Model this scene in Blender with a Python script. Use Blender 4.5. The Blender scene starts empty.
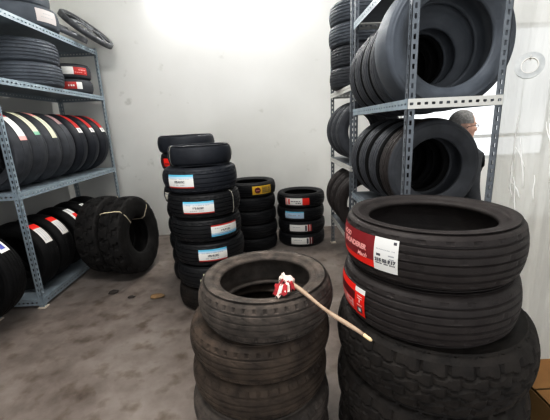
import bpy, bmesh, math, random
from mathutils import Vector, Matrix
rnd = random.Random(7)
PI = math.pi
D2R = math.radians
C = bpy.context.scene.collection

# ------------------------------------------------------------------ materials
def nodes_of(name):
    m = bpy.data.materials.new(name); m.use_nodes = True
    nt = m.node_tree
    return m, nt, nt.nodes['Principled BSDF']

def mat(name, col, rough=.6, metal=0., noise=None, bump=None, spec=.5):
    """principled material; noise=(scale, other colour, lo, hi); bump=(scale, strength)"""
    m, nt, b = nodes_of(name)
    b.inputs['Base Color'].default_value = (*col, 1)
    b.inputs['Roughness'].default_value = rough
    b.inputs['Metallic'].default_value = metal
    b.inputs['Specular IOR Level'].default_value = spec
    tc = nt.nodes.new('ShaderNodeTexCoord')
    if noise:
        sc, c2, lo, hi = noise
        n = nt.nodes.new('ShaderNodeTexNoise'); n.inputs['Scale'].default_value = sc
        n.inputs['Detail'].default_value = 6
        r = nt.nodes.new('ShaderNodeValToRGB')
        r.color_ramp.elements[0].position = lo; r.color_ramp.elements[1].position = hi
        r.color_ramp.elements[0].color = (*col, 1); r.color_ramp.elements[1].color = (*c2, 1)
        nt.links.new(tc.outputs['Object'], n.inputs['Vector'])
        nt.links.new(n.outputs['Fac'], r.inputs['Fac'])
        nt.links.new(r.outputs['Color'], b.inputs['Base Color'])
    if bump:
        n2 = nt.nodes.new('ShaderNodeTexNoise'); n2.inputs['Scale'].default_value = bump[0]
        n2.inputs['Detail'].default_value = 4
        bp = nt.nodes.new('ShaderNodeBump'); bp.inputs['Strength'].default_value = bump[1]
        bp.inputs['Distance'].default_value = .01
        nt.links.new(tc.outputs['Object'], n2.inputs['Vector'])
        nt.links.new(n2.outputs['Fac'], bp.inputs['Height'])
        nt.links.new(bp.outputs['Normal'], b.inputs['Normal'])
    return m

def emis(name, col, s):
    m, nt, b = nodes_of(name)
    b.inputs['Base Color'].default_value = (*col, 1)
    b.inputs['Emission Color'].default_value = (*col, 1)
    b.inputs['Emission Strength'].default_value = s
    return m

RUB = {
 'new':   mat('rubber_new', (.0055,.006,.0075), .50, noise=(9,(.011,.0115,.014),.35,.75), bump=(120,.15), spec=.35),
 'bluish':mat('rubber_bluish', (.014,.017,.025), .48, noise=(8,(.026,.030,.040),.35,.75), bump=(120,.15), spec=.4),
 'dusty': mat('rubber_dusty', (.055,.046,.040), .66, noise=(14,(.150,.124,.106),.36,.75), bump=(90,.3), spec=.3),
 'muddy': mat('rubber_muddy', (.040,.030,.024), .72, noise=(12,(.120,.088,.066),.36,.75), bump=(90,.3), spec=.25),
 'brown': mat('rubber_brown_dark', (.010,.008,.0075), .72, noise=(12,(.026,.019,.015),.36,.75), bump=(90,.3), spec=.25),
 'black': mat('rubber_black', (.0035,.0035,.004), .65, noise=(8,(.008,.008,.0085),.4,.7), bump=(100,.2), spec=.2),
 'mudblack': mat('rubber_mud_black', (.0075,.007,.007), .7, noise=(10,(.019,.017,.016),.4,.7), bump=(100,.2), spec=.25),
 'grey':  mat('rubber_hazed_grey', (.042,.046,.055), .55, noise=(10,(.072,.078,.091),.35,.75), bump=(120,.15), spec=.4),  # rack tyre rubber lifted towards grey-blue, lens haze put into the colour
 'hazed_blue_grey': mat('rubber_hazed_blue_grey', (.085,.098,.118), .55, noise=(8,(.120,.136,.160),.35,.75), bump=(120,.15), spec=.4),  # stronger lens haze painted into the rubber, for upper shelf tyres
 'stack': mat('rubber_stack', (.025,.0195,.019), .55, noise=(16,(.044,.036,.034),.35,.75), bump=(110,.2), spec=.35),
 'lower': mat('rubber_lower', (.013,.011,.010), .66, noise=(16,(.034,.028,.024),.35,.75), bump=(110,.2), spec=.25),
}
STEEL = mat('rack_paint_blue_grey', (.30,.36,.41), .45, .15, noise=(14,(.38,.44,.48),.4,.8))
STEEL_D = mat('rack_paint_dark_grey', (.17,.19,.215), .45, .2, noise=(14,(.23,.25,.28),.4,.8))
STEEL_W = mat('rack_paint_white', (.60,.60,.58), .45, .05)
FOOT = mat('cream_plastic', (.66,.60,.52), .6)
WHITE = mat('paper_white', (.78,.78,.76), .5)
OFFW = mat('paper_cream', (.66,.65,.50), .55)
RED = mat('sticker_red', (.48,.040,.036), .4)
DRED2 = mat('sticker_deep_red', (.26,.022,.028), .4)
DRED = mat('sticker_dark_red', (.16,.010,.014), .4)
BRED = mat('sticker_bright_red', (.80,.030,.018), .4)
PINK = mat('sticker_pink', (.80,.42,.40), .5)
CYAN = mat('sticker_cyan', (.16,.50,.68), .5)
LBLUE = mat('sticker_light_blue', (.48,.62,.75), .5)
NAVY = mat('sticker_navy', (.10,.12,.42), .5)
GREEN = mat('sticker_green', (.25,.50,.36), .5)
YEL = mat('sticker_yellow', (.74,.50,.045), .5)
DYEL = mat('sticker_dark_yellow', (.48,.32,.03), .5)
INK = mat('ink_dark', (.10,.10,.12), .6)
INKG = mat('ink_grey', (.42,.43,.46), .6)
STRAP = mat('strap_white', (.72,.70,.62), .5)
TAN = mat('strap_tan', (.62,.55,.42), .6)

# ------------------------------------------------------------------ mesh helpers
def link(name, me, m=None, parent=None):
    o = bpy.data.objects.new(name, me); C.objects.link(o)
    if m is not None and not me.materials: me.materials.append(m)
    if parent: o.parent = parent
    return o

def from_bm(name, bm, smooth=False, mats=()):
    me = bpy.data.meshes.new(name)
    bmesh.ops.recalc_face_normals(bm, faces=bm.faces)
    bm.to_mesh(me); bm.free()
    if smooth:
        for p in me.polygons: p.use_smooth = True
    for m in mats: me.materials.append(m)
    return me

def box(bm, lo, hi, mi=0):
    x0,y0,z0 = lo; x1,y1,z1 = hi
    v = [bm.verts.new(p) for p in ((x0,y0,z0),(x1,y0,z0),(x1,y1,z0),(x0,y1,z0),(x0,y0,z1),(x1,y0,z1),(x1,y1,z1),(x0,y1,z1))]
    for f in ((0,3,2,1),(4,5,6,7),(0,1,5,4),(1,2,6,5),(2,3,7,6),(3,0,4,7)):
        bm.faces.new([v[i] for i in f]).material_index = mi

def obox(bm, o, a, b, c):
    o,a,b,c = map(Vector,(o,a,b,c))
    v = [bm.verts.new(p) for p in (o,o+a,o+a+b,o+b,o+c,o+a+c,o+a+b+c,o+b+c)]
    for f in ((0,3,2,1),(4,5,6,7),(0,1,5,4),(1,2,6,5),(2,3,7,6),(3,0,4,7)):
        bm.faces.new([v[i] for i in f])

def tube(bm, pts, rad, seg=10, cap=True):
    """tube along points, rad may be a list"""
    pts = [Vector(p) for p in pts]
    rad = rad if isinstance(rad, (list,tuple)) else [rad]*len(pts)
    rings = []
    t0 = (pts[1]-pts[0]).normalized()
    u = t0.orthogonal().normalized()
    for i,p in enumerate(pts):
        t = (pts[min(i+1,len(pts)-1)]-pts[max(i-1,0)]).normalized()
        u = (u - t*u.dot(t)).normalized(); w = t.cross(u)
        rings.append([bm.verts.new(p+(u*math.cos(2*PI*k/seg)+w*math.sin(2*PI*k/seg))*rad[i]) for k in range(seg)])
    for a,b in zip(rings, rings[1:]):
        for k in range(seg): bm.faces.new((a[k],a[(k+1)%seg],b[(k+1)%seg],b[k]))
    if cap:
        bm.faces.new(rings[0][::-1]); bm.faces.new(rings[-1])

def slotted(bm, o, L, W, T, pitch=.05, slot=.026, hw=.013):
    """perforated steel strip from o; L length vector, W width vector, T thickness vector"""
    o,L,W,T = map(Vector,(o,L,W,T))
    w = W.length; d = L.normalized(); e = W.normalized(); ln = L.length
    m = (w-hw)/2
    obox(bm, o, L, e*m, T); obox(bm, o+e*(m+hw), L, e*m, T)
    n = max(1,int(ln/pitch)); p = ln/n
    for i in range(n+1):
        a = max(0, i*p-(p-slot)/2); b = min(ln, i*p+(p-slot)/2)
        obox(bm, o+e*m+d*a, d*(b-a), e*hw, T)

def tag(o, label, cat, group=None):
    o['label'] = label; o['category'] = cat
    if group: o['group'] = group
    return o

def empty(name, loc, label=None, cat=None, group=None):
    o = bpy.data.objects.new(name, None); C.objects.link(o); o.location = loc
    o.empty_display_size = .1
    if label: tag(o, label, cat, group)
    return o

# ------------------------------------------------------------------ tyres
_tc = {}
CROWN = .012
def crown(R, t, d=None): return R - (d or CROWN)*(t/.8)**2

def tread_depth(style, i, t):
    a = abs(t)
    if style == 'rib':
        for c in (.20,.52):
            if abs(a-c) < .03: return .008
        if a > .60 and i % 4 == 0: return .005
        return 0
    if style == 'rain':
        for c in (0,.30,.58):
            if abs(a-c) < .03: return .008
        if a > .64 and i % 6 == 0: return .004
        if .06 < a < .26 and (i + (3 if t>0 else 0)) % 12 == 0: return .004
        return 0
    if style == 'touring':
        return .004 if abs(a-.36) < .03 else 0
    if style == 'worn':
        for c in (.14,.50):
            if abs(a-c) < .03: return .007
        if a > .58 and i % 5 == 0: return .007
        if a < .5 and (i + int(a*20)) % 9 == 0: return .003
        return 0
    if style == 'block':
        z = .05*math.sin(2*PI*i/8)
        for k,c in enumerate((-.45,-.15,.15,.45)):
            if abs(t-c-z*(1 if k%2 else -1)) < .035: return .009
        band = sum(t > c for c in (-.45,-.15,.15,.45))
        if (i + 4*(band % 2)) % 8 == 0: return .009
        return 0
    if style == 'mud':
        s = 4 if t > 0 else 0
        if a > .30: return .022 if (i + s + int(a*3)) % 8 < 3 else 0
        if abs(t - .09*math.sin(2*PI*i/8)) < .05: return .014
        return .012 if (i + s) % 8 == 0 else 0
    return 0

def tyre_meshes(R, W, rim, style, N=None):
    key = (R,W,rim,style,N)
    CD = .017 if style == 'worn' else .020 if style == 'block' else .026 if style == 'touring' else .012
    if key in _tc: return _tc[key]
    N = N or 96
    ts = [-.8 + 1.6*k/40 for k in range(41)]
    bm = bmesh.new(); rows = []
    for i in range(N):
        a = 2*PI*i/N
        row = []
        for k,t in enumerate(ts):
            dp = 0 if k in (0,40) else tread_depth(style, i, t)
            r = crown(R,t,CD) - dp
            row.append(bm.verts.new((r*math.cos(a), r*math.sin(a), t*W/2)))
        rows.append(row)
    for i in range(N):
        p, q = rows[i], rows[(i+1)%N]
        for k in range(40): bm.faces.new((p[k],q[k],q[k+1],p[k+1]))
    tread = from_bm('tread', bm, True)
    tread.set_sharp_from_angle(angle=D2R(14))
    h = W/2
    rm = (R+rim)/2
    q = CD-.012
    prof = [(crown(R,.8,CD),.8*h),(R-.018-q*1.1,.88*h),(R-.028-q*1.1,.94*h),(R-.033-q,.935*h),(R-.040-q,.965*h),
            (rm+.022,h),(rm+.018,.985*h),(rm,h),(rm-.02,.985*h),(rim+.026,.92*h),(rim+.022,.89*h),(rim+.010,.85*h),(rim,.79*h),
            (rim-.001,.66*h),(rim+.012,.60*h),(rm,.80*h),(R-.035,.70*h),(R-.022,.45*h),(R-.020,0)]
    bm = bmesh.new(); rings = []
    lug = style in ('mud','block','worn')
    for j,(r,z) in enumerate(prof):
        rr = []
        for i in range(N):
            a = 2*PI*i/N
            rq = r
            if lug and j in (1,2) and i % (8 if style!='worn' else 5) < (3 if style!='worn' else 1): rq -= .008 if style!='worn' else .004
            rr.append(bm.verts.new((rq*math.cos(a), rq*math.sin(a), z)))
        rings.append(rr)
    for a,b in zip(rings, rings[1:]):
        for i in range(N): bm.faces.new((a[i],a[(i+1)%N],b[(i+1)%N],b[i]))
    bm2 = bm.copy()
    up = from_bm('sidewall', bm, True)
    for v in bm2.verts: v.co.z *= -1
    dn = from_bm('sidewall', bm2, True)
    _tc[key] = (tread, up, dn)
    return _tc[key]

def label_mesh(R, W, a0, a1, z0, z1, zones, mats, lift=.002):
    """patch curved over the tread; zones = list of (u0,u1,v0,v1,material index)"""
    us = {0.,1.}; vs = {0.,1.}
    for z in zones:
        us |= {z[0],z[1]}; vs |= {z[2],z[3]}
    n = max(3, int(abs(a1-a0)/D2R(3)))
    us |= {k/n for k in range(n+1)}; vs |= {.25,.5,.75}
    us = sorted(us); vs = sorted(vs)
    bm = bmesh.new(); g = []
    for u in us:
        a = a0+(a1-a0)*u; col = []
        for v in vs:
            z = z0+(z1-z0)*v
            r = crown(R, 2*z/W)+lift
            col.append(bm.verts.new((r*math.cos(a), r*math.sin(a), z)))
        g.append(col)
    for i in range(len(us)-1):
        for j in range(len(vs)-1):
            uc, vc = (us[i]+us[i+1])/2, (vs[j]+vs[j+1])/2
            mi = 0
            for z in zones:
                if z[0] < uc < z[1] and z[2] < vc < z[3]: mi = z[4]
            bm.faces.new((g[i][j],g[i+1][j],g[i+1][j+1],g[i][j+1])).material_index = mi
    return from_bm('label_sticker', bm, True, mats)

def flat_text(body, size, shear=0., bold=0.):
    cu = bpy.data.curves.new('t','FONT'); cu.body = body; cu.size = size; cu.shear = shear
    cu.align_x = 'CENTER'; cu.align_y = 'CENTER'; cu.offset = bold
    o = bpy.data.objects.new('t', cu); C.objects.link(o)
    bpy.context.view_layer.update()
    me = bpy.data.meshes.new_from_object(o.evaluated_get(bpy.context.evaluated_depsgraph_get()))
    bpy.data.objects.remove(o); bpy.data.curves.remove(cu)
    me.materials.clear()
    return me

def wrap(me, R, W, ac, zc, rot=0., lift=.0045, sx=1.):
    c, s = math.cos(rot), math.sin(rot)
    for v in me.vertices:
        x, y = v.co.x*sx, v.co.y
        x, y = c*x - s*y, s*x + c*y
        z = zc + y; r = crown(R, 2*z/W) + lift
        a = ac + x/R
        v.co = (r*math.cos(a), r*math.sin(a), z)
    return me

def scribble(u0, u1, v0, v1, mi, n, seed):
    """a line of unreadable print as small zones"""
    r = random.Random(seed); out = []; u = u0
    st = (u1-u0)/n
    for k in range(n):
        if r.random() < .85: out.append((u0+k*st, u0+k*st+st*r.uniform(.55,.85), v0, v1, mi))
    return out

def strap_mesh(R, W, rim, ang, w=.008, lift=.004):
    """narrow band running round the section of a tyre at one angle"""
    h = W/2
    prof = [(R+lift,-.5*h),(R+lift,.5*h),(R-.012+lift,.9*h),((R+rim)/2+.02,h+lift),(rim+.02,.95*h),(rim-.006,.75*h),(rim-.006,-.75*h),(rim+.02,-.95*h),((R+rim)/2+.02,-h-lift),(R-.012+lift,-.9*h)]
    bm = bmesh.new(); rows = []
    for s in (-1,1):
        rows.append([bm.verts.new((r*math.cos(ang)-s*w/2*math.sin(ang), r*math.sin(ang)+s*w/2*math.cos(ang), z)) for r,z in prof])
    n = len(prof)
    for i in range(n): bm.faces.new((rows[0][i],rows[0][(i+1)%n],rows[1][(i+1)%n],rows[1][i]))
    return from_bm('strap', bm)

class Tyre: pass
def tyre(center, R, W, rub, label, group=None, axis=(0,0,1), xdir=(1,0,0), rim=None, style='rib', N=None, cat='tyre', side=None):
    rim = rim or R*.64
    z = Vector(axis).normalized(); x = Vector(xdir); x = (x - z*x.dot(z)).normalized(); y = z.cross(x)
    rot = Matrix((x,y,z)).transposed().to_4x4()
    c = Vector(center)
    low = R*math.sqrt(max(0,1-z.z**2)) + W/2*abs(z.z)
    base = c - Vector((0,0,low))
    root = empty('tyre', base, label, cat, group)
    M = Matrix.Translation((0,0,low)) @ rot
    t = Tyre(); t.root=root; t.M=M; t.R=R; t.W=W; t.rim=rim; t.rub=rub
    tr, up, dn = tyre_meshes(R, W, rim, style, N)
    for nm, me in (('tread',tr),('sidewall',up),('sidewall',dn)):
        if not me.materials: me.materials.append(RUB['new'])
        o = link(nm, me, None, root); o.matrix_local = M
        o.material_slots[0].link = 'OBJECT'; o.material_slots[0].material = RUB[side if side and nm == 'sidewall' else rub]
    return t

def sticker(t, a0, a1, z0, z1, zones, mats, label=None, name='label_sticker', lift=.002):
    me = label_mesh(t.R, t.W, D2R(a0), D2R(a1), z0, z1, zones, mats, lift)
    o = link(name, me, None, t.root); o.matrix_local = t.M
    if label: o['label'] = label
    return o

def printing(t, parent, txt, size, adeg, zc, m, rot=0., shear=0., sx=1., bold=0., name='printing', lift=.0045):
    me = wrap(flat_text(txt,size,shear,bold), t.R, t.W, D2R(adeg), zc, rot, lift, sx)
    o = link(name, me, m, parent)
    return o

def strap(t, adeg, m=STRAP, w=.008):
    o = link('strap', strap_mesh(t.R,t.W,t.rim,D2R(adeg),w), m, t.root); o.matrix_local = t.M
    return o

def camdir(x, y): return math.degrees(math.atan2(-y,-x))   # bearing from a stack towards the aisle

# ------------------------------------------------------------------ setting
def struct(name, bm, m):
    o = link(name, from_bm(name, bm), m); o['kind'] = 'structure'; return o

# wall plaster: off white, scuffs
m, nt, b = nodes_of('plaster_wall')
tc = nt.nodes.new('ShaderNodeTexCoord')
n1 = nt.nodes.new('ShaderNodeTexNoise'); n1.inputs['Scale'].default_value = 1.3; n1.inputs['Detail'].default_value = 8
r1 = nt.nodes.new('ShaderNodeValToRGB')
r1.color_ramp.elements[0].position=.3; r1.color_ramp.elements[1].position=.75
r1.color_ramp.elements[0].color=(.74,.74,.72,1); r1.color_ramp.elements[1].color=(.81,.81,.79,1)
n2 = nt.nodes.new('ShaderNodeTexNoise'); n2.inputs['Scale'].default_value = 4.5; n2.inputs['Detail'].default_value = 3
r2 = nt.nodes.new('ShaderNodeValToRGB')
r2.color_ramp.elements[0].position=.67; r2.color_ramp.elements[1].position=.76
r2.color_ramp.elements[0].color=(0,0,0,1); r2.color_ramp.elements[1].color=(.55,.55,.55,1)
mx = nt.nodes.new('ShaderNodeMixRGB'); mx.inputs['Color2'].default_value=(.52,.52,.49,1)
for s in (n1,n2): nt.links.new(tc.outputs['Object'], s.inputs['Vector'])
nt.links.new(n1.outputs['Fac'], r1.inputs['Fac']); nt.links.new(n2.outputs['Fac'], r2.inputs['Fac'])
nt.links.new(r1.outputs['Color'], mx.inputs['Color1']); nt.links.new(r2.outputs['Color'], mx.inputs['Fac'])
nt.links.new(mx.outputs['Color'], b.inputs['Base Color'])
b.inputs['Roughness'].default_value=.55
WALL = m

# concrete floor: grey brown with stains
m, nt, b = nodes_of('concrete_floor')
tc = nt.nodes.new('ShaderNodeTexCoord')
n1 = nt.nodes.new('ShaderNodeTexNoise'); n1.inputs['Scale'].default_value=1.6; n1.inputs['Detail'].default_value=9; n1.inputs['Roughness'].default_value=.62
r1 = nt.nodes.new('ShaderNodeValToRGB')
e = r1.color_ramp.elements
e[0].position=.30; e[0].color=(.100,.077,.064,1); e[1].position=.66; e[1].color=(.290,.258,.236,1)
x = e.new(.48); x.color=(.205,.175,.157,1)
n2 = nt.nodes.new('ShaderNodeTexNoise'); n2.inputs['Scale'].default_value=7; n2.inputs['Detail'].default_value=5
r2 = nt.nodes.new('ShaderNodeValToRGB')
r2.color_ramp.elements[0].position=.30; r2.color_ramp.elements[1].position=.48
r2.color_ramp.elements[0].color=(.62,.56,.50,1); r2.color_ramp.elements[1].color=(1,1,1,1)
mx = nt.nodes.new('ShaderNodeMixRGB'); mx.blend_type='MULTIPLY'; mx.inputs['Fac'].default_value=1
for s in (n1,n2): nt.links.new(tc.outputs['Object'], s.inputs['Vector'])
nt.links.new(n1.outputs['Fac'], r1.inputs['Fac']); nt.links.new(n2.outputs['Fac'], r2.inputs['Fac'])
nt.links.new(r1.outputs['Color'], mx.inputs['Color1']); nt.links.new(r2.outputs['Color'], mx.inputs['Color2'])
nt.links.new(mx.outputs['Color'], b.inputs['Base Color'])
rr = nt.nodes.new('ShaderNodeMapRange'); rr.inputs['To Min'].default_value=.35; rr.inputs['To Max'].default_value=.7
nt.links.new(n2.outputs['Fac'], rr.inputs['Value']); nt.links.new(rr.outputs['Result'], b.inputs['Roughness'])
FLOOR = m

YB = 4.95; XL = -2.85; XR = 4.6; ZC = 4.2; YF = -2.6
bm = bmesh.new(); box(bm,(XL-.15,YF,-.12),(XR+.15,YB+.15,0)); struct('floor',bm,FLOOR)
bm = bmesh.new(); box(bm,(XL-.15,YF,0),(XL,YB+.15,ZC)); struct('wall_left',bm,WALL)
bm = bmesh.new(); box(bm,(XR,YF,0),(XR+.15,YB+.15,ZC)); struct('wall_right',bm,WALL)
bm = bmesh.new(); box(bm,(XL-.15,YF,ZC),(XR+.15,YB+.15,ZC+.12)); struct('ceiling',bm,WALL)
# back wall with the window opening
WX0,WX1,WZ0,WZ1 = 1.95,4.2,.92,2.75
bm = bmesh.new()
box(bm,(XL,YB,0),(WX0,YB+.15,ZC)); box(bm,(WX1,YB,0),(XR,YB+.15,ZC))
box(bm,(WX0,YB,0),(WX1,YB+.15,WZ0)); box(bm,(WX0,YB,WZ1),(WX1,YB+.15,ZC))
struct('wall_back',bm,WALL)
WFR = mat('window_frame_grey', (.55,.56,.56), .4)
win = empty('window_1',(WX0,YB+.06,WZ0)); win['kind']='structure'
def wbar(name,lo,hi):
    bm = bmesh.new(); box(bm,[a-q for a,q in zip(lo,win.location)],[a-q for a,q in zip(hi,win.location)])
    return link(name, from_bm(name,bm), WFR, win)
y0,y1 = YB+.03,YB+.08
wbar('sill_rail',(WX0,y0,WZ0),(WX1,y1,WZ0+.05)); wbar('head_rail',(WX0,y0,WZ1-.05),(WX1,y1,WZ1))
wbar('jamb',(WX0,y0,WZ0+.05),(WX0+.05,y1,WZ1-.05)); wbar('jamb',(WX1-.05,y0,WZ0+.05),(WX1,y1,WZ1-.05))
wbar('transom',(WX0+.05,y0,1.23),(WX1-.05,y1,1.28))
wbar('mullion',(3.02,y0,WZ0+.05),(3.07,y1,1.23))
m, nt, b = nodes_of('window_glass')
b.inputs['Transmission Weight'].default_value=1; b.inputs['Roughness'].default_value=0; b.inputs['IOR'].default_value=1.02
b.inputs['Base Color'].default_value=(.97,.98,.98,1)
bm = bmesh.new(); box(bm,(.05,-.002,.05),(WX1-WX0-.05,.002,WZ1-WZ0-.05)); link('pane',from_bm('pane',bm),m,win)

# ------------------------------------------------------------------ tube light on the back wall, just under the roof
lt = empty('wall_lamp',(-.36,YB,3.38),'long white fluorescent tube light fixed high on the back wall','light')
bm = bmesh.new(); box(bm,(-.98,-.05,-.03),(.98,0,.05)); link('batten',from_bm('batten',bm),STEEL_W,lt)
bm = bmesh.new(); tube(bm,[(-.92,-.09,0),(.92,-.09,0)],.018,12)
link('tube',from_bm('tube',bm,True),emis('tube_glow',(1,.985,.95),150),lt)
for s in (-1,1):
    bm = bmesh.new(); box(bm,(s*.95-.03,-.115,-.03),(s*.95+.03,-.05,.03)); link('end_cap',from_bm('end_cap',bm),WHITE,lt)

# ------------------------------------------------------------------ slotted angle racks
def rack(label, X0, X1, Y0, Y1, H, levels, post_m, beam_m, end_m, feet=True, lip=.055, panel_m=None, open_at=()):
    """posts at the four corners; X0 is the aisle side"""
    root = empty('slotted_angle_rack',((X0+X1)/2,(Y0+Y1)/2,0),label,'rack')
    ox, oy = root.location.x, root.location.y
    L = lambda x,y,z: (x-ox, y-oy, z)
    sx = 1 if X1 > X0 else -1
    fw, th = .042, .003
    for (x,y,dx,dy) in ((X0,Y0,sx,1),(X0,Y1,sx,-1),(X1,Y0,-sx,1),(X1,Y1,-sx,-1)):
        bm = bmesh.new()
        slotted(bm, L(x,y,.004), (0,0,H), (dx*fw,0,0), (0,dy*th,0))
        slotted(bm, L(x,y,.004), (0,0,H), (0,dy*fw,0), (dx*th,0,0))
        p = link('post', from_bm('post',bm), post_m, root)
        if feet:
            bm = bmesh.new(); q = L(x,y,0)
            box(bm,(min(q[0]-dx*.012,q[0]+dx*.055),min(q[1]-dy*.012,q[1]+dy*.055),0),(max(q[0]-dx*.012,q[0]+dx*.055),max(q[1]-dy*.012,q[1]+dy*.055),.012))
            link('foot_plate', from_bm('foot_plate',bm), FOOT, p)
    for z in levels:
        bm = bmesh.new()
        a, c = L(min(X0,X1)+.006,Y0+.006,z-.004), L(max(X0,X1)-.006,Y1-.006,z)
        if z in open_at:      # no sheet: two lengthwise carrier bars
            mx = (X0+X1)/2
            for q in (-1,1):
                a, c = L(mx+q*.24-.012,Y0+.002,z-.03), L(mx+q*.24+.012,Y1-.002,z)
                box(bm,a,c)
        else: box(bm,a,c)
        sh = link('shelf', from_bm('shelf',bm), panel_m or beam_m, root)
        bm = bmesh.new()
        slotted(bm, L(X0-sx*.004,Y0,z-lip), (0,Y1-Y0,0), (0,0,lip), (sx*.003,0,0), .05,.022,.010)
        link('beam', from_bm('beam',bm), beam_m, sh)
        bm = bmesh.new()
        slotted(bm, L(X1+sx*.001,Y0,z-lip), (0,Y1-Y0,0), (0,0,lip), (sx*.003,0,0), .05,.022,.010)
        link('beam', from_bm('beam',bm), beam_m, sh)
        for y in (Y0-.004,Y1+.001):
            bm = bmesh.new()
            slotted(bm, L(X0,y,z-lip), (X1-X0,0,0), (0,0,lip), (0,.003,0), .04,.020,.014)
            link('beam', from_bm('beam',bm), end_m, sh)
    return root

rack('blue grey slotted steel rack against left wall, white foot plates', -2.14,-2.74,2.87,4.80,2.62,(.085,1.085,2.035,2.595), STEEL,STEEL,STEEL)
rack('blue grey steel rack at the left edge of the photo, mostly cut off', -2.42,-2.78,1.35,2.72,2.4,(.085,1.06,2.03), STEEL,STEEL,STEEL)
rack('tall dark grey slotted rack with a white perforated end beam', .808,1.35,1.95,3.15,2.75,(.10,.895,1.66,2.37), STEEL_D,STEEL,STEEL_W,panel_m=STEEL_D,open_at=(1.66,))
rack('dark slotted rack standing between the tall rack and the back wall', .808,1.35,3.24,4.23,2.75,(.39,1.135,1.885), STEEL_D,STEEL_W,STEEL_W,panel_m=STEEL_D)

# ------------------------------------------------------------------ front right stack
G = 'tyres stacked in the right front pile'
g0 = camdir(.64,1.28)                       # about -116
T1 = tyre((.64,1.28,1.094),.33,.2,'stack','black tyre with red and white sticker, topmost of the big front pile',G,style='rain',N=144,rim=.235)
T2 = tyre((.637,1.28,.886),.335,.2,'stack','tyre with red sticker, second from top of the big front pile',G,style='rain',N=144,rim=.235)
T3 = tyre((.672,1.29,.655),.392,.25,'lower','wide block tread tyre, directly below the two tyres with red stickers',G,style='block',N=216)
T4 = tyre((.672,1.29,.402),.392,.25,'lower','block tread tyre, second from the floor in the big front pile',G,style='block',N=216)
T5 = tyre((.66,1.29,.148),.375,.25,'lower','block tread tyre lying on the floor under the big front pile',G,style='block',N=216)
s = sticker(T1,g0-82,g0-31,-.054,.064,[(0,1,0,.24,1),(0.05,.75,.20,.28,0)],[DRED2,BRED],'dark red printed tyre label')
printing(T1,s,'HOOD',.024,g0-61,.038,PINK,shear=.15,bold=.0012)
printing(T1,s,'THUNDERER',.0265,g0-50.5,.012,PINK,shear=.15,bold=.0016)
printing(T1,s,'Mach',.024,g0-41,-.017,PINK,shear=.4,bold=.0012)
s = sticker(T1,g0-31,g0-15,-.056,.066,[(.80,.92,.86,.94,1)]+scribble(.10,.88,.65,.68,2,12,1)+[(.12,.30,.46,.53,1),(.62,.85,.50,.54,2),(.66,.85,.41,.44,2)]+scribble(.1,.92,.22,.26,1,14,3),[WHITE,INK,INKG],'white printed size label')
printing(T1,s,'215 55 R17',.0165,g0-23,-.014,INK,bold=.0009)
for o in T1.root.children_recursive:
    if o.name.startswith('printing'): o.matrix_local = Matrix()
s = sticker(T2,g0-80,g0-46,-.062,.052,[(.0,1,.45,.76,1),(.1,.95,.10,.42,2)]+scribble(.15,.9,.30,.38,0,6,5)+scribble(.15,.9,.16,.22,0,8,6),[BRED,DRED,PINK],'red and dark printed tyre label')
s = sticker(T2,g0-46,g0-36,-.066,.050,[(0,1,.83,1,1),(.25,.75,.70,.73,1),(.25,.75,.62,.65,1),(.45,.55,.48,.60,1),(.25,.75,.38,.41,1),(.25,.75,.12,.32,2),(.38,.62,.16,.28,1)],[BRED,WHITE,INK],'bright red strip with white end')

# ------------------------------------------------------------------ front middle stack
G = 'used tyres in the front middle pile'
FL = [('dusty worn tyre with a stick in its hole, topmost of the front middle pile',(-.036,1.42,.812),.307,'dusty'),
      ('brown dusty worn tyre, second from top of the front middle pile',(-.072,1.43,.631),.328,'muddy'),
      ('brown dusty worn tyre, third from top of the front middle pile',(-.082,1.43,.450),.322,'muddy'),
      ('worn tyre, second from the floor in the front middle pile',(-.085,1.43,.269),.336,'dusty'),
      ('worn tyre lying on the floor under the front middle pile',(-.08,1.43,.09),.33,'dusty')]
for k,(lb,c,R,rb) in enumerate(FL):
    tyre(c,R,.178,rb,lb,G,style='worn',N=220,rim=.205,xdir=(math.cos(k),math.sin(k),0))

# ------------------------------------------------------------------ labelled pile in the middle
G = 'tyres in the labelled middle pile'
mx_, my_ = -.57, 2.93
g1 = camdir(mx_,my_)
names = ['dark dusty tyre lying on the floor under the blue and white labelled pile',
 'tyre with a plain cream label, second from the floor in the labelled pile',
 'tyre with blue topped label, third from the floor in the labelled pile',
 'tyre whose label has its red edge on top, middle of the labelled pile',
 'tyre with blue topped label and a white strap, third from top of the labelled pile',
 'tyre with blue topped label at its left side, second from top of the labelled pile',
 'narrow tyre with white bands and no label, topmost of the labelled pile']
offs = [(.01,0),(.015,.0),(.01,.01),(0,0),(.0,-.005),(-.012,0),(-.005,.02)]
Ms = []
for k in range(7):
    R = (.315,.312,.312,.308,.312,.312,.272)[k]; W = .2 if k < 6 else .155
    z = .102+.21*k if k < 6 else 1.345
    Ms.append(tyre((mx_+offs[k][0],my_+offs[k][1],z),R,W,'brown' if k==0 else ('new' if k<5 else 'bluish'),names[k],G,style='rib' if k!=6 else 'plain',N=96,rim=.195))
def size_label(t,a0,a1,z0,z1,flip=False,txt='195 R15C'):
    top = (0,1,.86,1,1); bot = (0,1,0,.10,2)
    z = [top,bot,(0,1,.72,.86,3)]
    if flip: z = [(0,1,.88,1,2),(0,1,0,.16,1),(0,1,.16,.30,3)]
    z += scribble(.12,.88,.66,.71,4,10,int(a0)) + scribble(.24,.7,.22,.27,4,8,int(a1))
    s = sticker(t,a0,a1,z0,z1,z,[WHITE,CYAN,RED,LBLUE,INKG],'white size label with blue and red edges')
    printing(t,s,txt,(z1-z0)*.22,(a0+a1)/2,z0+(z1-z0)*.47,INK,bold=.0008)
    return s
size_label(Ms[5],g1-55,g1-11,-.052,.056)
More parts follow.
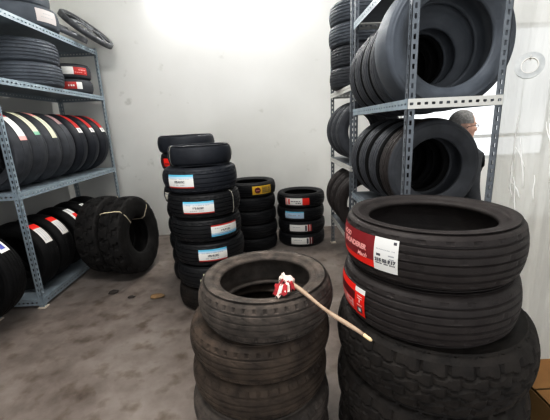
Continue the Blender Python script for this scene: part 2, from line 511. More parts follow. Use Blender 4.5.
size_label(Ms[4],g1-34,g1+13,-.052,.050)
size_label(Ms[3],g1+5,g1+52,-.050,.050,True)
size_label(Ms[2],g1-20,g1+25,-.050,.055)
sticker(Ms[1],g1-22,g1-4,-.055,.055,[(0,.30,.55,1,1)],[OFFW,RUB['new']],'plain cream label')
strap(Ms[4],g1+48); strap(Ms[6],g1-62); strap(Ms[6],g1+70)

# ------------------------------------------------------------------ narrower pile behind it
G = 'narrow tyres in the pile behind the labelled pile'
bx_, by_ = -.80, 3.495
g2 = camdir(bx_,by_)
ordn = ['lying on the floor','second from the floor','third from the floor','fourth from the floor','at mid height','fourth from top','third from top','second from top','topmost']
Bs = []
for k in range(9):
    extra = {7:' with a red sticker',5:' with a white sticker'}.get(k,'')
    Bs.append(tyre((bx_+.006*math.sin(k*2.1),by_,.084+.167*k),.28,.163,'new' if k<8 else 'bluish',f'narrow tyre{extra}, {ordn[k]} in the pile behind the labelled pile',G,style='plain' if k==8 else 'rib',N=96,rim=.185))
sticker(Bs[7],g2-66,g2-42,-.042,.038,[(0,.25,0,1,1),(.4,.9,.3,.4,1)],[BRED,DRED],'red sticker')
sticker(Bs[5],g2-70,g2-44,-.040,.036,[(0,1,.7,.85,1)],[STRAP,INKG],'white sticker')

# ------------------------------------------------------------------ pile with the yellow label
G = 'tyres in the pile with the yellow label'
yx, yy = -.225, 4.30
g3 = camdir(yx,yy)
on5 = ['on the floor under the yellow labelled tyre pile','second from the floor under the yellow labelled tyre','in the middle of the pile with the yellow label','directly under the tyre with the yellow label']
for k in range(5):
    t = tyre((yx+.008*math.sin(k*1.7),yy,.089+.177*k),.315,.172,'new','black tyre with a wide yellow label, topmost of its pile by the wall' if k==4 else 'plain black tyre '+on5[k],G,style='rib',N=96,rim=.215)
    if k == 4:
        s = sticker(t,g3+2,g3+50,-.052,.052,[(.46,1,.10,.9,1)]+scribble(.5,.9,.62,.72,2,5,4)+scribble(.5,.95,.40,.48,2,6,9)+scribble(.5,.9,.22,.28,2,6,10),[YEL,DYEL,INK],'yellow label with a round dark emblem')
        bm = bmesh.new()
        bmesh.ops.create_circle(bm,cap_ends=True,cap_tris=True,segments=24,radius=.036)
        me = from_bm('emblem',bm); wrap(me,t.R,t.W,D2R(g3+14),.0)
        e_ = link('emblem',me,DRED,s)
        bm = bmesh.new()
        box(bm,(-.022,-.006,0),(.022,.006,.0006)); me = from_bm('emblem_bar',bm); wrap(me,t.R,t.W,D2R(g3+14),.0,lift=.0055)
        link('emblem_bar',me,PINK,s)

# ------------------------------------------------------------------ four tyre pile by the wall
G = 'tyres in the low pile of four by the back wall'
fx, fy = .425, 4.39
g4 = camdir(fx,fy)
nm4 = ['white label and dark red band, bottom of the pile of four','white label with red stripes, second from bottom in the pile of four','pale blue label, second from top in the pile of four','white label with a bright red end, topmost in the pile of four']
for k in range(4):
    t = tyre((fx+.006*math.sin(k*2.3),fy,.088+.174*k),.315,.170,'new','black tyre with '+nm4[k],G,style='rib',N=96,rim=.215)
    hh = .045
    if k == 3: sticker(t,g4-38,g4+20,-hh,hh,[(.72,1,0,1,1),(0,.10,0,1,3),(.14,.20,.1,.9,1)]+scribble(.25,.65,.5,.6,2,6,1)+scribble(.3,.68,.25,.35,2,5,2),[WHITE,BRED,INK,PINK],'white label with red end')
    if k == 2: sticker(t,g4-38,g4+8,-hh,hh,[(0,1,.82,1,1)]+scribble(.2,.8,.42,.55,2,7,3),[LBLUE,CYAN,INKG],'pale blue label')
    if k in (0,1):
        d = 8-4*k
        sticker(t,g4-33+d,g4+20+d,-hh,hh,[(.70,.78,.1,.9,2),(.82,.90,0,1,1),(.93,1,0,1,1)]+scribble(.15,.5,.6,.68,3,5,k),[WHITE,RED if k else DRED,INK,INKG],'white label with red stripes')

# ------------------------------------------------------------------ off road tyres leaning by the left rack
OA = tyre((-1.55,3.60,.445),.43,.25,'mudblack','chunky mud tyre with a tan strap, standing on the floor by the left rack','mud tyres on the floor',axis=(.985,-.13,.10),xdir=(0,0,1),style='mud',N=144,rim=.20)
OB = tyre((-1.835,3.69,.445),.43,.25,'mudblack','chunky mud tyre squeezed between the rack and the strapped mud tyre','mud tyres on the floor',axis=(.985,-.13,.10),xdir=(0,0,1),style='mud',N=144,rim=.20)
strap(OA,-42,TAN,.02); strap(OA,40,TAN,.012); strap(OB,-22,TAN,.014)

# ------------------------------------------------------------------ left rack, middle shelf: standing tyres with long stickers
G = 'tyres standing on the middle shelf of the left rack'
def strip(t,kind):
    w = .040
    if kind == 'red_white': sticker(t,16,76,-w,w,[(0,.32,0,1,1),(.90,1,0,1,2),(.4,.85,.45,.5,3)],[WHITE,RED,PINK,INKG],'long white sticker with red ends')
    if kind == 'cream': sticker(t,14,69,-w,w*.7,[(.90,1,0,1,1),(.1,.8,.45,.55,2)],[OFFW,GREEN,INKG],'long cream sticker with green end')
    if kind == 'yellowish': sticker(t,10,75,-w,w*.7,[(0,.3,0,1,1),(.4,.8,.45,.55,2)],[OFFW,PINK,GREEN],'long cream sticker with pink start')
    if kind == 'dull': sticker(t,22,50,-w,w*.8,[(0,1,.3,.4,1)],[mat('sticker_dull_pink',(.34,.22,.22),.5),INKG],'small faded pink sticker')
    if kind == 'red': sticker(t,14,68,-w,w,[(.82,1,0,1,1),(.86,.96,.3,.6,2)],[RED,WHITE,INKG],'long red sticker with white tip')
row = [(3.05,'red_white','next to front post, white sticker'),(3.27,'cream','second from the front post, with a cream sticker'),
       (3.50,'yellowish','third from the front post, with a pale yellow sticker'),(3.75,'dull','mid row, small faded pink sticker'),
       (4.02,'red','third from the far post, with a long red sticker'),(4.30,'red','second from the far post, with a long red sticker'),(4.57,'red','nearest the far post, with a long red sticker')]
for y,k,lb in row:
    t = tyre((-2.43,y,1.090+.352),.352,.215,'grey' if y<3.9 else 'bluish','middle shelf tyre on left rack, '+lb,G,axis=(.08,1,.0),xdir=(0,0,1),style='touring',N=112,rim=.23)
    strip(t,k)
tyre((-2.52,2.52,1.065+.33),.33,.2,'black','dark tyre cut by the photo edge beside the left front post','tyres in the cut off rack',axis=(0,1,0),xdir=(0,0,1),style='rib',N=96)
tyre((-2.52,2.25,1.065+.33),.33,.2,'black','dark tyre on the cut off rack, behind the one beside the left front post','tyres in the cut off rack',axis=(0,1,0),xdir=(0,0,1),style='rib',N=96)

# ------------------------------------------------------------------ left rack, bottom shelf
G = 'tyres standing on the bottom shelf of the left rack'
row = [(3.13,'a','first behind the front post, red and white sticker'),(3.40,'a','second behind the front post, red and white sticker'),
       (3.72,'b','third behind the front post, red tailed white sticker'),(4.02,'c','fourth behind the front post, small white sticker'),(4.32,None,'deepest in its row, no sticker')]
for y,k,lb in row:
    t = tyre((-2.42,y,.09+.345),.345,.215,'black','bottom shelf tyre on left rack, '+lb,G,axis=(.14,1,0),xdir=(0,0,1),style='touring',N=112,rim=.22)
    if k == 'a': sticker(t,26,66,-.045,.045,[(0,.28,0,1,1),(.35,.9,.2,.3,2),(.35,.9,.5,.58,2),(.35,.9,.75,.8,2)],[mat('sticker_grey_white',(.60,.58,.56),.5),BRED,INKG],'white sticker with red end')
    if k == 'b': sticker(t,24,72,-.045,.045,[(.32,1,.35,1,1),(.0,.3,.4,.5,2)],[WHITE,BRED,INKG],'white sticker with red tail')
    if k == 'c': sticker(t,26,44,-.035,.035,[(.1,.9,.4,.5,1)],[WHITE,INKG],'small white sticker')
t = tyre((-2.42,2.54,.09+.39),.39,.215,'black','dark tyre with a blue and white sticker, low at the left edge','tyres in the cut off rack',axis=(0,1,0),xdir=(0,0,1),style='rain',N=112)
sticker(t,38,58,-.045,.045,[(.2,.8,.25,.75,1)],[WHITE,NAVY],'white sticker with blue field')
tyre((-2.42,2.22,.09+.37),.37,.215,'black','dark tyre low on the cut off rack, behind the blue stickered one','tyres in the cut off rack',axis=(0,1,0),xdir=(0,0,1),style='rain',N=112)

# ------------------------------------------------------------------ left rack, upper shelf: lying tyres
G = 'tyres lying on the upper shelf of the left rack'
tyre((-2.42,3.74,2.04+.108),.335,.212,'hazed_blue_grey','large tyre lying on the upper left shelf, lower of the two',G,style='rain',N=112)
tyre((-2.43,3.74,2.04+.324),.335,.212,'hazed_blue_grey','large tyre lying on the upper left shelf, on top of its twin',G,style='rain',N=112)
ga = camdir(-2.38,4.47)
t = tyre((-2.38,4.47,2.04+.082),.25,.160,'grey','small tyre on the upper left shelf, red sticker with white right end',G,style='plain',N=96)
sticker(t,ga-22,ga+30,-.040,.040,[(.72,1,0,1,1)]+scribble(.1,.65,.35,.6,1,5,2),[RED,WHITE],'red sticker with white end')
t = tyre((-2.38,4.47,2.04+.245),.25,.160,'grey','small tyre on the upper left shelf, sticker white on its left half',G,style='plain',N=96)
sticker(t,ga-14,ga+52,-.040,.044,[(0,.42,0,1,1)]+scribble(.45,.95,.55,.7,2,6,2)+scribble(.45,.95,.25,.35,2,6,5),[RED,WHITE,PINK],'white and red sticker')
# top shelf
G = 'tyres on the top shelf of the left rack'
gb = camdir(-2.42,3.85)
t = tyre((-2.42,3.86,2.60+.102),.325,.2,'hazed_blue_grey','tyre with a pale written label, on top of the left rack',G,style='plain',N=96)
sticker(t,gb+22,gb+62,-.055,.060,scribble(.3,.7,.62,.70,1,5,3)+scribble(.2,.8,.35,.42,1,8,7),[mat('label_pale_pink_grey',(.62,.57,.56),.6),INKG],'pale paper label')
tyre((-2.45,3.85,2.60+.305),.30,.2,'hazed_blue_grey','unlabelled tyre lying over the pale labelled one on top of the rack',G,style='plain',N=96)

# wheel covers heaped on the top shelf
CAPM = mat('wheel_cover_grey', (.10,.105,.115), .5, .2, noise=(20,(.17,.175,.185),.4,.7))
CAPL = mat('wheel_cover_light', (.24,.25,.27), .45, .3)
def wheel_cover(loc, tilt, yaw, R, m, label):
    root = empty('wheel_cover', loc, label, 'wheel cover', 'wheel covers on top of the left rack')
    root.rotation_euler = (tilt[0],tilt[1],yaw)
    bm = bmesh.new(); N = 48
    prof = [(R,-.035),(R,.015),(R-.02,.03),(R-.05,.022),(R-.055,.005),(R-.05,-.005),(R-.02,.0),(R-.012,-.035)]
    rings = [[bm.verts.new((r*math.cos(2*PI*i/N),r*math.sin(2*PI*i/N),z)) for i in range(N)] for r,z in prof]
    for a,b in zip(rings,rings[1:]+rings[:1]):
        for i in range(N): bm.faces.new((a[i],a[(i+1)%N],b[(i+1)%N],b[i]))
    link('rim', from_bm('rim',bm,True), m, root)
    for k in range(7):
        a = 2*PI*k/7; c,s = math.cos(a),math.sin(a)
        bm = bmesh.new()
        pts = []
        for r,w,z in ((.05,.022,.03),(R*.5,.03,.036),(R-.04,.045,.012)):
            pts.append([bm.verts.new((c*r-s*w*q, s*r+c*w*q, z-dz)) for q,dz in ((-1,0),(1,0),(1,.012),(-1,.012))])
        for A,B in zip(pts,pts[1:]):
            for i in range(4): bm.faces.new((A[i],A[(i+1)%4],B[(i+1)%4],B[i]))
        bm.faces.new(pts[0]); bm.faces.new(pts[-1][::-1])
        link('spoke', from_bm('spoke',bm), CAPL if k%2 else m, root)
    bm = bmesh.new()
    bmesh.ops.create_cone(bm,cap_ends=True,segments=24,radius1=.065,radius2=.05,depth=.03,matrix=Matrix.Translation((0,0,.03)))
    link('hub', from_bm('hub',bm), CAPL, root)
wheel_cover((-2.12,4.60,2.805),(D2R(4),D2R(40),0),.0,.32,CAPM,'dark spoked wheel cover overhanging the far end of the left rack top')
wheel_cover((-2.37,4.49,2.785),(0,D2R(27),0),0.,.28,CAPL,'wheel cover half hidden under the overhanging one on the rack top')
wheel_cover((-2.57,4.46,2.633),(0,0,0),.8,.155,CAPL,'wheel cover lying flat on the rack top under the tilted covers')

# ------------------------------------------------------------------ right rack
G = 'tyres standing on the upper shelf of the tall dark rack'
onu = ['large tyre facing the aisle at the end of the upper right shelf','first tyre behind the large end tyre on the upper right shelf','second tyre behind the large end tyre on the upper right shelf','third tyre behind the large end tyre on the upper right shelf','last tyre in the row behind the large end tyre']
for k,(y,R,W) in enumerate(((2.15,.384,.25),(2.378,.352,.195),(2.578,.35,.195),(2.778,.35,.195),(2.972,.345,.18))):
    tyre((1.079,y,1.661+math.sqrt(R*R-.228**2)),R,W,'grey' if k else 'hazed_blue_grey',onu[k],G,axis=(0,1,0),xdir=(0,0,1),style='rain' if k else 'plain',N=112,rim=.25 if k==0 else .17,side='hazed_blue_grey' if k<2 else 'black')
G = 'tyres standing on the lower shelf of the tall dark rack'
onl = ['tyre facing the aisle at the end of the lower right shelf','second tyre from the aisle end on the lower right shelf','third tyre from the aisle end on the lower right shelf','innermost tyre of the row on the lower right shelf']
for k,(y,R) in enumerate(((2.31,.326),(2.535,.325),(2.75,.33),(2.965,.33))):
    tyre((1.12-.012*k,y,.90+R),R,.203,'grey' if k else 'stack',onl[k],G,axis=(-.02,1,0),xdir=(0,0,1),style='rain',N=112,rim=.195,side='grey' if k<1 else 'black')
G = 'tyres standing on the bottom shelf of the tall dark rack'
for k,y in enumerate((2.62,2.86)):
    tyre((1.08,y,.105+.33),.33,.21,'stack',('tyre on the bottom shelf of the tall dark rack, nearer the aisle end','tyre on the bottom shelf of the tall dark rack, deeper in')[k],G,axis=(0,1,0),xdir=(0,0,1),style='rib',N=96)

# rack by the back wall
G = 'tyres lying stacked on the far dark rack'
for k in range(4):
    tyre((1.02+.012*math.sin(k*2),3.76,1.89+.1+.2*k),.305,.195,'grey' if k<2 else 'hazed_blue_grey','grooved tyre on far rack, '+('bottom of its pile of four','second from bottom of its pile of four','third from bottom of its pile of four','topmost of its pile, cut by the photo top')[k],G,style='rain',N=96)
G = 'tyres standing on the far dark rack'
for sh,(z,R) in enumerate(((1.14,.315),(.395,.325))):
    for k,y in enumerate((3.45,3.70,3.96)):
        tyre((1.03,y,z+R),R,.21,'grey' if sh==0 else 'stack',f"tyre standing on the far rack's {('middle','lower')[sh]} shelf, {('nearest the tall rack','in the middle of its row','nearest the back wall')[k]}",G,axis=(.1,1,0),xdir=(0,0,1),style='rib',N=96)

# ------------------------------------------------------------------ stick with rag
WOOD = mat('stick_wood', (.45,.345,.265), .6, noise=(30,(.33,.245,.18),.4,.7))
TIP = mat('stick_cut_end', (.78,.62,.40), .6)
RAGW = mat('rag_white', (.78,.70,.64), .9, noise=(40,(.60,.42,.38),.45,.7))
RAGR = mat('rag_red', (.42,.035,.045), .8, noise=(30,(.22,.02,.03),.4,.7))
S0 = Vector((.064,1.252,.927)); S1 = Vector((.318,.985,.829))
st = empty('wooden_stick', (S0+S1)/2, 'wooden stick with a red and white rag, lying across the two front piles', 'stick')
def W2(p): return Vector(p)-st.location
n = 14; pts=[]; rad=[]
for i in range(n+1):
    f = i/n; p = S0.lerp(S1,f) + Vector((.0025*math.sin(f*9),.0,.003*math.sin(f*7+1)))
    pts.append(W2(p)); rad.append(.0085+.0012*math.sin(f*11)-.001*f)
bm = bmesh.new(); tube(bm,pts[:-1],rad[:-1],12); link('shaft',from_bm('shaft',bm,True),WOOD,st)
bm = bmesh.new(); tube(bm,[pts[-2],pts[-1],pts[-1]+(pts[-1]-pts[-2])*.25],[rad[-2],rad[-2]*.95,rad[-2]*.5],12); link('cut_tip',from_bm('cut_tip',bm,True),TIP,st)
def crumple(c, r, sc, seed, n=3):
    bm = bmesh.new(); bmesh.ops.create_icosphere(bm,subdivisions=n,radius=1)
    from mathutils import noise as nz
    for v in bm.verts:
        d = v.co.normalized()
        f = 1 + .34*nz.noise(d*2.2+Vector((seed,0,0))) + .22*nz.noise(d*5+Vector((0,seed,0)))
        v.co = Vector((d.x*r*sc[0],d.y*r*sc[1],d.z*r*sc[2]))*f + Vector(c)
    return bm
link('rag_knot',from_bm('rag_knot',crumple(W2(S0)+Vector((-.008,.004,.004)),.026,(1.15,1,.85),3.1),True),RAGW,st)
def ribbon(p0, p1, w, sag, seed, thick=.003):
    r = random.Random(seed); bm = bmesh.new(); p0,p1=Vector(p0),Vector(p1); rows=[]
    d=(p1-p0).normalized(); sd=d.cross(Vector((0,0,1))).normalized()
    for i in range(9):
        f=i/8; c=p0.lerp(p1,f)+Vector((0,0,sag*math.sin(PI*f)+.006*math.sin(f*11+seed)))
        rows.append([bm.verts.new(c+sd*w*q*(1+.3*math.sin(f*6+seed))+Vector((0,0,.006*math.sin(q*5+f*5+seed)-dz))) for q,dz in ((-1,0),(-.3,0),(.4,0),(1,0),(1,thick),(.4,thick),(-.3,thick),(-1,thick))])
    for A,B in zip(rows,rows[1:]):
        for i in range(8): bm.faces.new((A[i],A[(i+1)%8],B[(i+1)%8],B[i]))
    bm.faces.new(rows[0]); bm.faces.new(rows[-1][::-1])
    return bm
k0 = W2(S0)
for j,(dx,dy,dz,w,m_) in enumerate(((-.062,-.062,-.012,.012,RAGR),(-.050,-.080,-.014,.010,RAGW),(-.030,-.078,-.014,.013,RAGR),(-.012,-.066,-.012,.009,RAGW),(-.056,-.034,-.004,.009,RAGR),(-.040,.010,.012,.007,RAGW),(-.03,.028,.022,.007,RAGW),(.016,-.040,-.006,.012,RAGR))):
    link('rag_strip',from_bm('rag_strip',ribbon(k0+Vector((-.006,-.004,.006)),k0+Vector((dx,dy,dz)),w,.012,j),True),m_,st)

# ------------------------------------------------------------------ plastic sheet, film roll, box
m, nt, b = nodes_of('clear_plastic_sheet')
out = nt.nodes['Material Output']; nt.nodes.remove(b)
tr = nt.nodes.new('ShaderNodeBsdfTransparent'); tl = nt.nodes.new('ShaderNodeBsdfTranslucent'); df = nt.nodes.new('ShaderNodeBsdfDiffuse'); gl = nt.nodes.new('ShaderNodeBsdfGlossy')
tr.inputs['Color'].default_value=(.95,.96,.95,1); tl.inputs['Color'].default_value=(.92,.92,.90,1); df.inputs['Color'].default_value=(.74,.75,.72,1)
gl.inputs['Roughness'].default_value=.22
tc = nt.nodes.new('ShaderNodeTexCoord'); mp = nt.nodes.new('ShaderNodeMapping'); mp.inputs['Scale'].default_value=(1,1,.12)
ns = nt.nodes.new('ShaderNodeTexNoise'); ns.inputs['Scale'].default_value=26; ns.inputs['Detail'].default_value=5
bp = nt.nodes.new('ShaderNodeBump'); bp.inputs['Strength'].default_value=.6; bp.inputs['Distance'].default_value=.02
nt.links.new(tc.outputs['Object'],mp.inputs['Vector']); nt.links.new(mp.outputs['Vector'],ns.inputs['Vector']); nt.links.new(ns.outputs['Fac'],bp.inputs['Height'])
for q in (tl,df,gl): nt.links.new(bp.outputs['Normal'],q.inputs['Normal'])
def mixs(f,a,b_):
    x = nt.nodes.new('ShaderNodeMixShader'); x.inputs['Fac'].default_value=f
    nt.links.new(a.outputs[0],x.inputs[1]); nt.links.new(b_.outputs[0],x.inputs[2]); return x
x1 = mixs(.45,tl,df); x2 = mixs(.18,x1,gl); x3 = mixs(.78,tr,x2)
nt.links.new(x3.outputs[0],out.inputs['Surface'])
PLASTIC = m
bm = bmesh.new(); rows=[]
def sheet_xy(f):
    y = 2.28 - 1.8*f
    return 1.56+.05*f+.014*math.sin(f*34)+.010*math.sin(f*71+1)+.006*math.sin(f*133), y
nz_=14
for i in range(181):
    f=i/180; x,y = sheet_xy(f); col=[]
    for j in range(nz_+1):
        z=.02+2.9*j/nz_
        w = .6+.4*math.sin(j*.9+f*9)
        col.append(bm.verts.new((1.56+.05*f+(x-1.56-.05*f)*w+.012*math.sin(z*2.3+f*4), y, z)))
    rows.append(col)
for a,b_ in zip(rows,rows[1:]):
    for j in range(nz_): bm.faces.new((a[j],b_[j],b_[j+1],a[j+1]))
ps = empty('plastic_sheet',(1.5,1.25,.02),'clear wrinkled plastic sheet hanging beside the tall dark rack','plastic sheet')
me = from_bm('sheet',bm,True)
for v in me.vertices: v.co -= Vector((1.5,1.25,.02))
link('sheet',me,PLASTIC,ps)
bm = bmesh.new(); tube(bm,[(.06,1.04,2.89),(.12,-.80,2.89)],.014,12); link('hanging_rail',from_bm('hanging_rail',bm,True),STEEL_W,ps)
# pale creases of the sheet, each a fine fold
CR = mat('plastic_crease', (.93,.93,.91), .35)
rc = random.Random(11)
for k in range(22):
    f0 = rc.uniform(.10,.46); z0 = rc.uniform(.95,1.35); ln = rc.uniform(.08,.34); sl = rc.uniform(.02,.07)
    bm = bmesh.new(); pp=[]
    for i in range(8):
        q=i/7; f=f0+sl*(q)*(-.6); x,y=sheet_xy(f)
        pp.append(Vector((x-.017-1.5,y+.004*math.sin(q*9+k)-1.25,z0+ln*q-.02)))
    tube(bm,pp,[.0008+.0030*math.sin(PI*(i+.5)/8) for i in range(8)],6); link('crease',from_bm('crease',bm,True),CR,ps)

FILM = mat('stretch_film_grey', (.46,.48,.49), .3, noise=(30,(.60,.62,.62),.4,.7))
CARD = mat('core_card', (.80,.79,.76), .7)
fr = empty('hanging_roll',(1.445,1.905,1.725),'small grey roll with a pale core, hanging beside the tall rack post','roll')
def ring(r0,r1,l,N=40):
    bm=bmesh.new(); pr=[(r1,-l),(r1,l),(r0,l),(r0,-l)]
    rg=[[bm.verts.new((r*math.cos(2*PI*i/N),z,r*math.sin(2*PI*i/N)+.075)) for i in range(N)] for r,z in pr]
    for a,b_ in zip(rg,rg[1:]+rg[:1]):
        for i in range(N): bm.faces.new((a[i],a[(i+1)%N],b_[(i+1)%N],b_[i]))
    return bm
fr.rotation_euler.z=-D2R(36)
link('film',from_bm('film',ring(.040,.066,.022)),FILM,fr); link('core',from_bm('core',ring(.036,.040,.024)),CARD,fr)
bm=bmesh.new(); tube(bm,[(0,.06,.1095),(0,-.03,.1095),(0,-.03,.125)],.003,8); link('hook',from_bm('hook',bm,True),STEEL_W,fr)

CB = mat('cardboard', (.24,.125,.035), .8, noise=(6,(.34,.19,.06),.35,.7))
cb = empty('cardboard_box',(1.285,1.20,0),'brown cardboard box on the floor at the right photo edge','box')
bm=bmesh.new()
hx,hy,hz,th=.165,.20,.36,.006
box(bm,(-hx,-hy,0),(hx,hy,th)); box(bm,(-hx,-hy,th),(-hx+th,hy,hz)); box(bm,(hx-th,-hy,th),(hx,hy,hz)); box(bm,(-hx+th,-hy,th),(hx-th,-hy+th,hz)); box(bm,(-hx+th,hy-th,th),(hx-th,hy,hz))
link('carton',from_bm('carton',bm),CB,cb)
for s_ in (-1,1):
    bm=bmesh.new(); obox(bm,(-hx+.004,s_*(hy-.004),hz),(2*hx-.008,0,0),(0,-s_*(hy-.008),.012),(0,0,.004)); link('flap',from_bm('flap',bm),CB,cb)

# ------------------------------------------------------------------ litter on the floor
SCR = mat('scrap_tan', (.30,.20,.10), .9, noise=(20,(.18,.12,.07),.4,.7)); SCD = mat('scrap_dark', (.05,.04,.035), .9)
def scrap(loc, r, sc, m_, seed, label):
    o = link('scrap', from_bm('scrap',crumple((0,0,r*sc[2]*.9),r,sc,seed,2),True), m_); o.location=loc
    tag(o,label,'scrap','scraps on the concrete floor')
scrap((-1.12,2.96,0),.06,(1.2,.8,.22),SCR,1,'tan crumpled scrap on the floor in front of the labelled pile')
scrap((-1.60,3.10,0),.05,(1,.8,.25),SCD,2,'dark scrap on the floor in front of the strapped mud tyre')
scrap((-1.38,2.98,0),.03,(1.2,.8,.3),SCD,4,'tiny dark scrap between the mud tyre and the tan scrap')

# ------------------------------------------------------------------ man beyond the rack
SKIN = mat('skin', (.66,.45,.37), .55, noise=(18,(.60,.39,.31),.4,.7))
HAIRM = mat('hair_grey', (.24,.235,.23), .8, noise=(60,(.36,.35,.34),.4,.6))
JACK = mat('jacket_dark', (.055,.060,.068), .8, noise=(25,(.085,.090,.098),.4,.7))
TROU = mat('trousers_dark', (.03,.032,.04), .8); SHOE = mat('shoe_black', (.015,.015,.016), .5)
GLS = mat('glasses_dark', (.03,.03,.035), .3)
SOLE = mat('collar_shirt', (.11,.11,.12), .8)
MX, MY = 1.585, 2.72
man = empty('person',(MX,MY,0),'grey haired man in glasses and dark jacket standing behind the rack, facing right','person')
def skin_obj(name, pts, edges, rad, m_, parent, sub=2, root=0, voxel=None, extra=None):
    me = bpy.data.meshes.new(name); me.from_pydata(pts, edges, []); o = bpy.data.objects.new(name, me); C.objects.link(o)
    md = o.modifiers.new('s','SKIN'); 
    for i,v in enumerate(me.skin_vertices[0].data):
        r = rad[i]; v.radius = r if isinstance(r,tuple) else (r,r); v.use_root = (i==root)
    md.use_smooth_shade = True
    sb = o.modifiers.new('u','SUBSURF'); sb.levels = sb.render_levels = sub
    bpy.context.view_layer.update()
    me2 = bpy.data.meshes.new_from_object(o.evaluated_get(bpy.context.evaluated_depsgraph_get()))
    bpy.data.objects.remove(o)
    if extra or voxel:
        bm = bmesh.new(); bm.from_mesh(me2)
        if extra: extra(bm)
        bm.to_mesh(me2); bm.free()
        o = bpy.data.objects.new(name, me2); C.objects.link(o)
        rm = o.modifiers.new('r','REMESH'); rm.mode='VOXEL'; rm.voxel_size=voxel; rm.use_smooth_shade=True
        sm = o.modifiers.new('sm','SMOOTH'); sm.iterations=2; sm.factor=.4
        bpy.context.view_layer.update()
        me3 = bpy.data.meshes.new_from_object(o.evaluated_get(bpy.context.evaluated_depsgraph_get()))
        bpy.data.objects.remove(o); me2 = me3
    me2.materials.clear()
    for p in me2.polygons: p.use_smooth=True
    return link(name, me2, m_, parent)
# x forward (the way he faces), y to his left, z up; crown at 1.60
def blob(bm, c, s, rx=0., ry=0.):
    M = Matrix.Translation(c) @ Matrix.Rotation(ry,4,'Y') @ Matrix.Diagonal((*s,1))
    bmesh.ops.create_uvsphere(bm,u_segments=20,v_segments=14,radius=1,matrix=M)
def headbits(bm):
    blob(bm,(-.012,0,1.508),(.098,.074,.090))        # skull
    blob(bm,(.022,0,1.452),(.066,.060,.085))         # face
    blob(bm,(.060,0,1.390),(.026,.030,.020))         # chin
    blob(bm,(.030,0,1.400),(.050,.050,.028))         # jaw
    blob(bm,(.094,0,1.452),(.020,.014,.026),ry=-.35) # nose
    blob(bm,(.104,0,1.443),(.012,.015,.010))
    blob(bm,(.080,0,1.492),(.014,.046,.012))         # brow
    blob(bm,(.084,0,1.420),(.010,.024,.006)); blob(bm,(.082,0,1.409),(.010,.022,.006))  # lips
    for s_ in (-1,1):
        blob(bm,(-.008,s_*.073,1.462),(.020,.009,.032),ry=.2)   # ear
        blob(bm,(.066,s_*.032,1.448),(.024,.022,.020))          # cheek
P = [(0,0,.86),(0,0,1.0),(-.005,0,1.15),(-.01,0,1.27),(0,0,1.34),(.005,0,1.42),
     (0,.085,.82),(.01,.09,.46),(-.02,.09,.08),(.10,.10,.035),
     (0,-.085,.82),(.01,-.09,.46),(-.02,-.09,.08),(.10,-.10,.035),
     (-.01,.165,1.27),(-.02,.20,1.02),(.05,.20,.80),(.07,.195,.73),
     (-.01,-.165,1.27),(-.02,-.20,1.02),(.05,-.20,.80),(.07,-.195,.73)]
E_ = [(0,1),(1,2),(2,3),(3,4),(4,5),(0,6),(6,7),(7,8),(8,9),(0,10),(10,11),(11,12),(12,13),(3,14),(14,15),(15,16),(16,17),(3,18),(18,19),(19,20),(20,21)]
Rr = [(.10,.135),(.095,.13),(.10,.14),(.085,.12),.055,.052,.075,.055,.042,.03,.075,.055,.042,.03,.05,.04,.03,.034,.05,.04,.03,.034]
for sy in (1,-1):                                # fingers on both hands, slightly curled
    b0 = 17 if sy==1 else 21
    for q,(dx,ln) in enumerate(((-.022,.060),(-.007,.072),(.009,.070),(.024,.058))):
        i = len(P)
        P += [(.075+dx,sy*.195,.69),(.085+dx,sy*.193,.69-ln*.55),(.085+dx-.0,sy*.180,.69-ln)]
        Rr += [.010,.009,.008]; E_ += [(b0,i),(i,i+1),(i+1,i+2)]
    i = len(P); P += [(.105,sy*.185,.715),(.118,sy*.175,.685)]; Rr += [.011,.009]; E_ += [(b0,i),(i,i+1)]
skin_obj('body',P,E_,Rr,SKIN,man,1,0,.008,headbits)
# clothes
JP=[(0,0,.80),(0,0,.98),(-.005,0,1.15),(-.012,0,1.275),(-.008,0,1.335)]+[(-.01,.17,1.27),(-.02,.208,1.03),(.045,.205,.80)]+[(-.01,-.17,1.27),(-.02,-.208,1.03),(.045,-.205,.80)]
JE=[(0,1),(1,2),(2,3),(3,4),(3,5),(5,6),(6,7),(3,8),(8,9),(9,10)]
JR=[(.135,.175),(.14,.175),(.15,.185),(.115,.16),.072,.075,.062,.048,.075,.062,.048]
skin_obj('jacket',JP,JE,JR,JACK,man,2,0)
def collar(r0,r1,z0,z1,m_,nm,lean):
    bm=bmesh.new(); N=28; rg=[]
    for r,z,o_ in ((r0,z0,0),(r1,z1,lean),(r1-.006,z1,lean),(r0-.008,z0,0)):
        rg.append([bm.verts.new((r*1.05*math.cos(2*PI*i/N)+o_,r*math.sin(2*PI*i/N),z+.014*math.cos(2*PI*i/N+PI))) for i in range(N)])
    for a,b_ in zip(rg,rg[1:]+rg[:1]):
        for i in range(N): bm.faces.new((a[i],a[(i+1)%N],b_[(i+1)%N],b_[i]))
    link(nm,from_bm(nm,bm,True),m_,man)
collar(.084,.062,1.30,1.362,JACK,'jacket_collar',-.004)
TP=[(0,0,.92),(0,0,.85),(0,.088,.80),(.01,.092,.46),(-.018,.092,.10),(0,-.088,.80),(.01,-.092,.46),(-.018,-.092,.10)]
skin_obj('trousers',TP,[(0,1),(1,2),(2,3),(3,4),(1,5),(5,6),(6,7)],[(.12,.155),(.115,.15),.098,.078,.066,.098,.078,.066],TROU,man,2,1)
for s_ in (1,-1):
    bm=bmesh.new(); blob(bm,(.05,s_*.096,.045),(.13,.046,.045))
    for v in bm.verts: v.co.z=max(v.co.z,.002)
    link('shoe',from_bm('shoe',bm,True),SHOE,man)
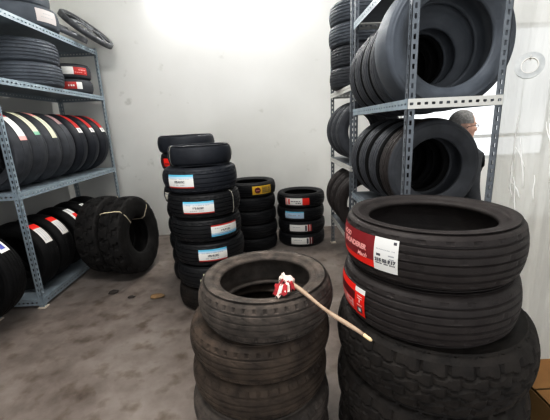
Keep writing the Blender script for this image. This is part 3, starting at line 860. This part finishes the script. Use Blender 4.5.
# hair: cap over the skull, clear of forehead and ears
bm=bmesh.new(); bmesh.ops.create_uvsphere(bm,u_segments=40,v_segments=28,radius=1)
bmesh.ops.delete(bm,geom=[v for v in bm.verts if (v.co.z < -.15 and v.co.x > -.35) or v.co.z < -.72 or (v.co.x > .62 and v.co.z < .62)],context='VERTS')
for v in bm.verts: v.co = Vector((-.014+v.co.x*.103,v.co.y*.079,1.508+v.co.z*.095))
link('hair',from_bm('hair',bm,True),HAIRM,man)
# glasses
bm=bmesh.new()
for s_ in (1,-1):
    tube(bm,[(.092-.006*abs(math.sin(a)),s_*(.032+.023*math.cos(a)),1.474+.016*math.sin(a)) for a in [2*PI*i/16 for i in range(17)]],.0022,6,False)
    tube(bm,[(.088,s_*.054,1.478),(.05,s_*.075,1.478),(-.005,s_*.082,1.474),(-.018,s_*.082,1.462)],.0022,6)
tube(bm,[(.094,.010,1.476),(.094,-.010,1.476)],.002,6)
link('glasses',from_bm('glasses',bm,True),GLS,man)

# ------------------------------------------------------------------ light and camera
w = bpy.data.worlds.new('sky'); bpy.context.scene.world = w; w.use_nodes = True
bg = w.node_tree.nodes['Background']; bg.inputs['Color'].default_value=(.97,.985,1,1); bg.inputs['Strength'].default_value=1.25
def area(name, loc, rot, sx, sy, e_, col=(1,1,1)):
    l = bpy.data.lights.new(name,'AREA'); l.shape='RECTANGLE'; l.size=sx; l.size_y=sy; l.energy=e_; l.color=col
    o = bpy.data.objects.new(name,l); C.objects.link(o); o.location=loc; o.rotation_euler=rot; return o
area('fill_light',(-.5,1.1,4.1),(0,0,0),2.2,.5,100,(1,.98,.95))  # added fill light without a fixture, brightens the wall under the left shelves
area('fill_light_side',(3.2,2.6,4.1),(0,0,0),1.2,1.2,70,(1,.99,.97))  # unseen light added to brighten the area behind the tall rack

cam = bpy.data.cameras.new('camera'); co = bpy.data.objects.new('camera',cam); C.objects.link(co)
cam.sensor_width=36; cam.lens = 335/550*36; cam.clip_start=.02
ex=(0.9985155537970054,0.05180642176771954,-0.016816167490989888)
ey=(-0.028942256876160623,0.24311495775974926,-0.9695656053513810)
ez=(-0.04614146283305507,0.9686130352091595,0.24425346145044763)
co.matrix_world = Matrix.Translation((0,0,1.55)) @ Matrix((ex,ey,ez)).to_4x4()
sc = bpy.context.scene; sc.camera = co
sc.view_settings.view_transform='Standard'; sc.view_settings.look='None'
sc.view_settings.exposure=0.28; sc.view_settings.gamma=1.0
sc.view_settings.use_curve_mapping = True
cm = sc.view_settings.curve_mapping; cv = cm.curves[3]
cv.points.new(.16,.105); cv.points.new(.62,.655)
cm.update()
sc.cycles.max_bounces=8; sc.cycles.sample_clamp_indirect=6
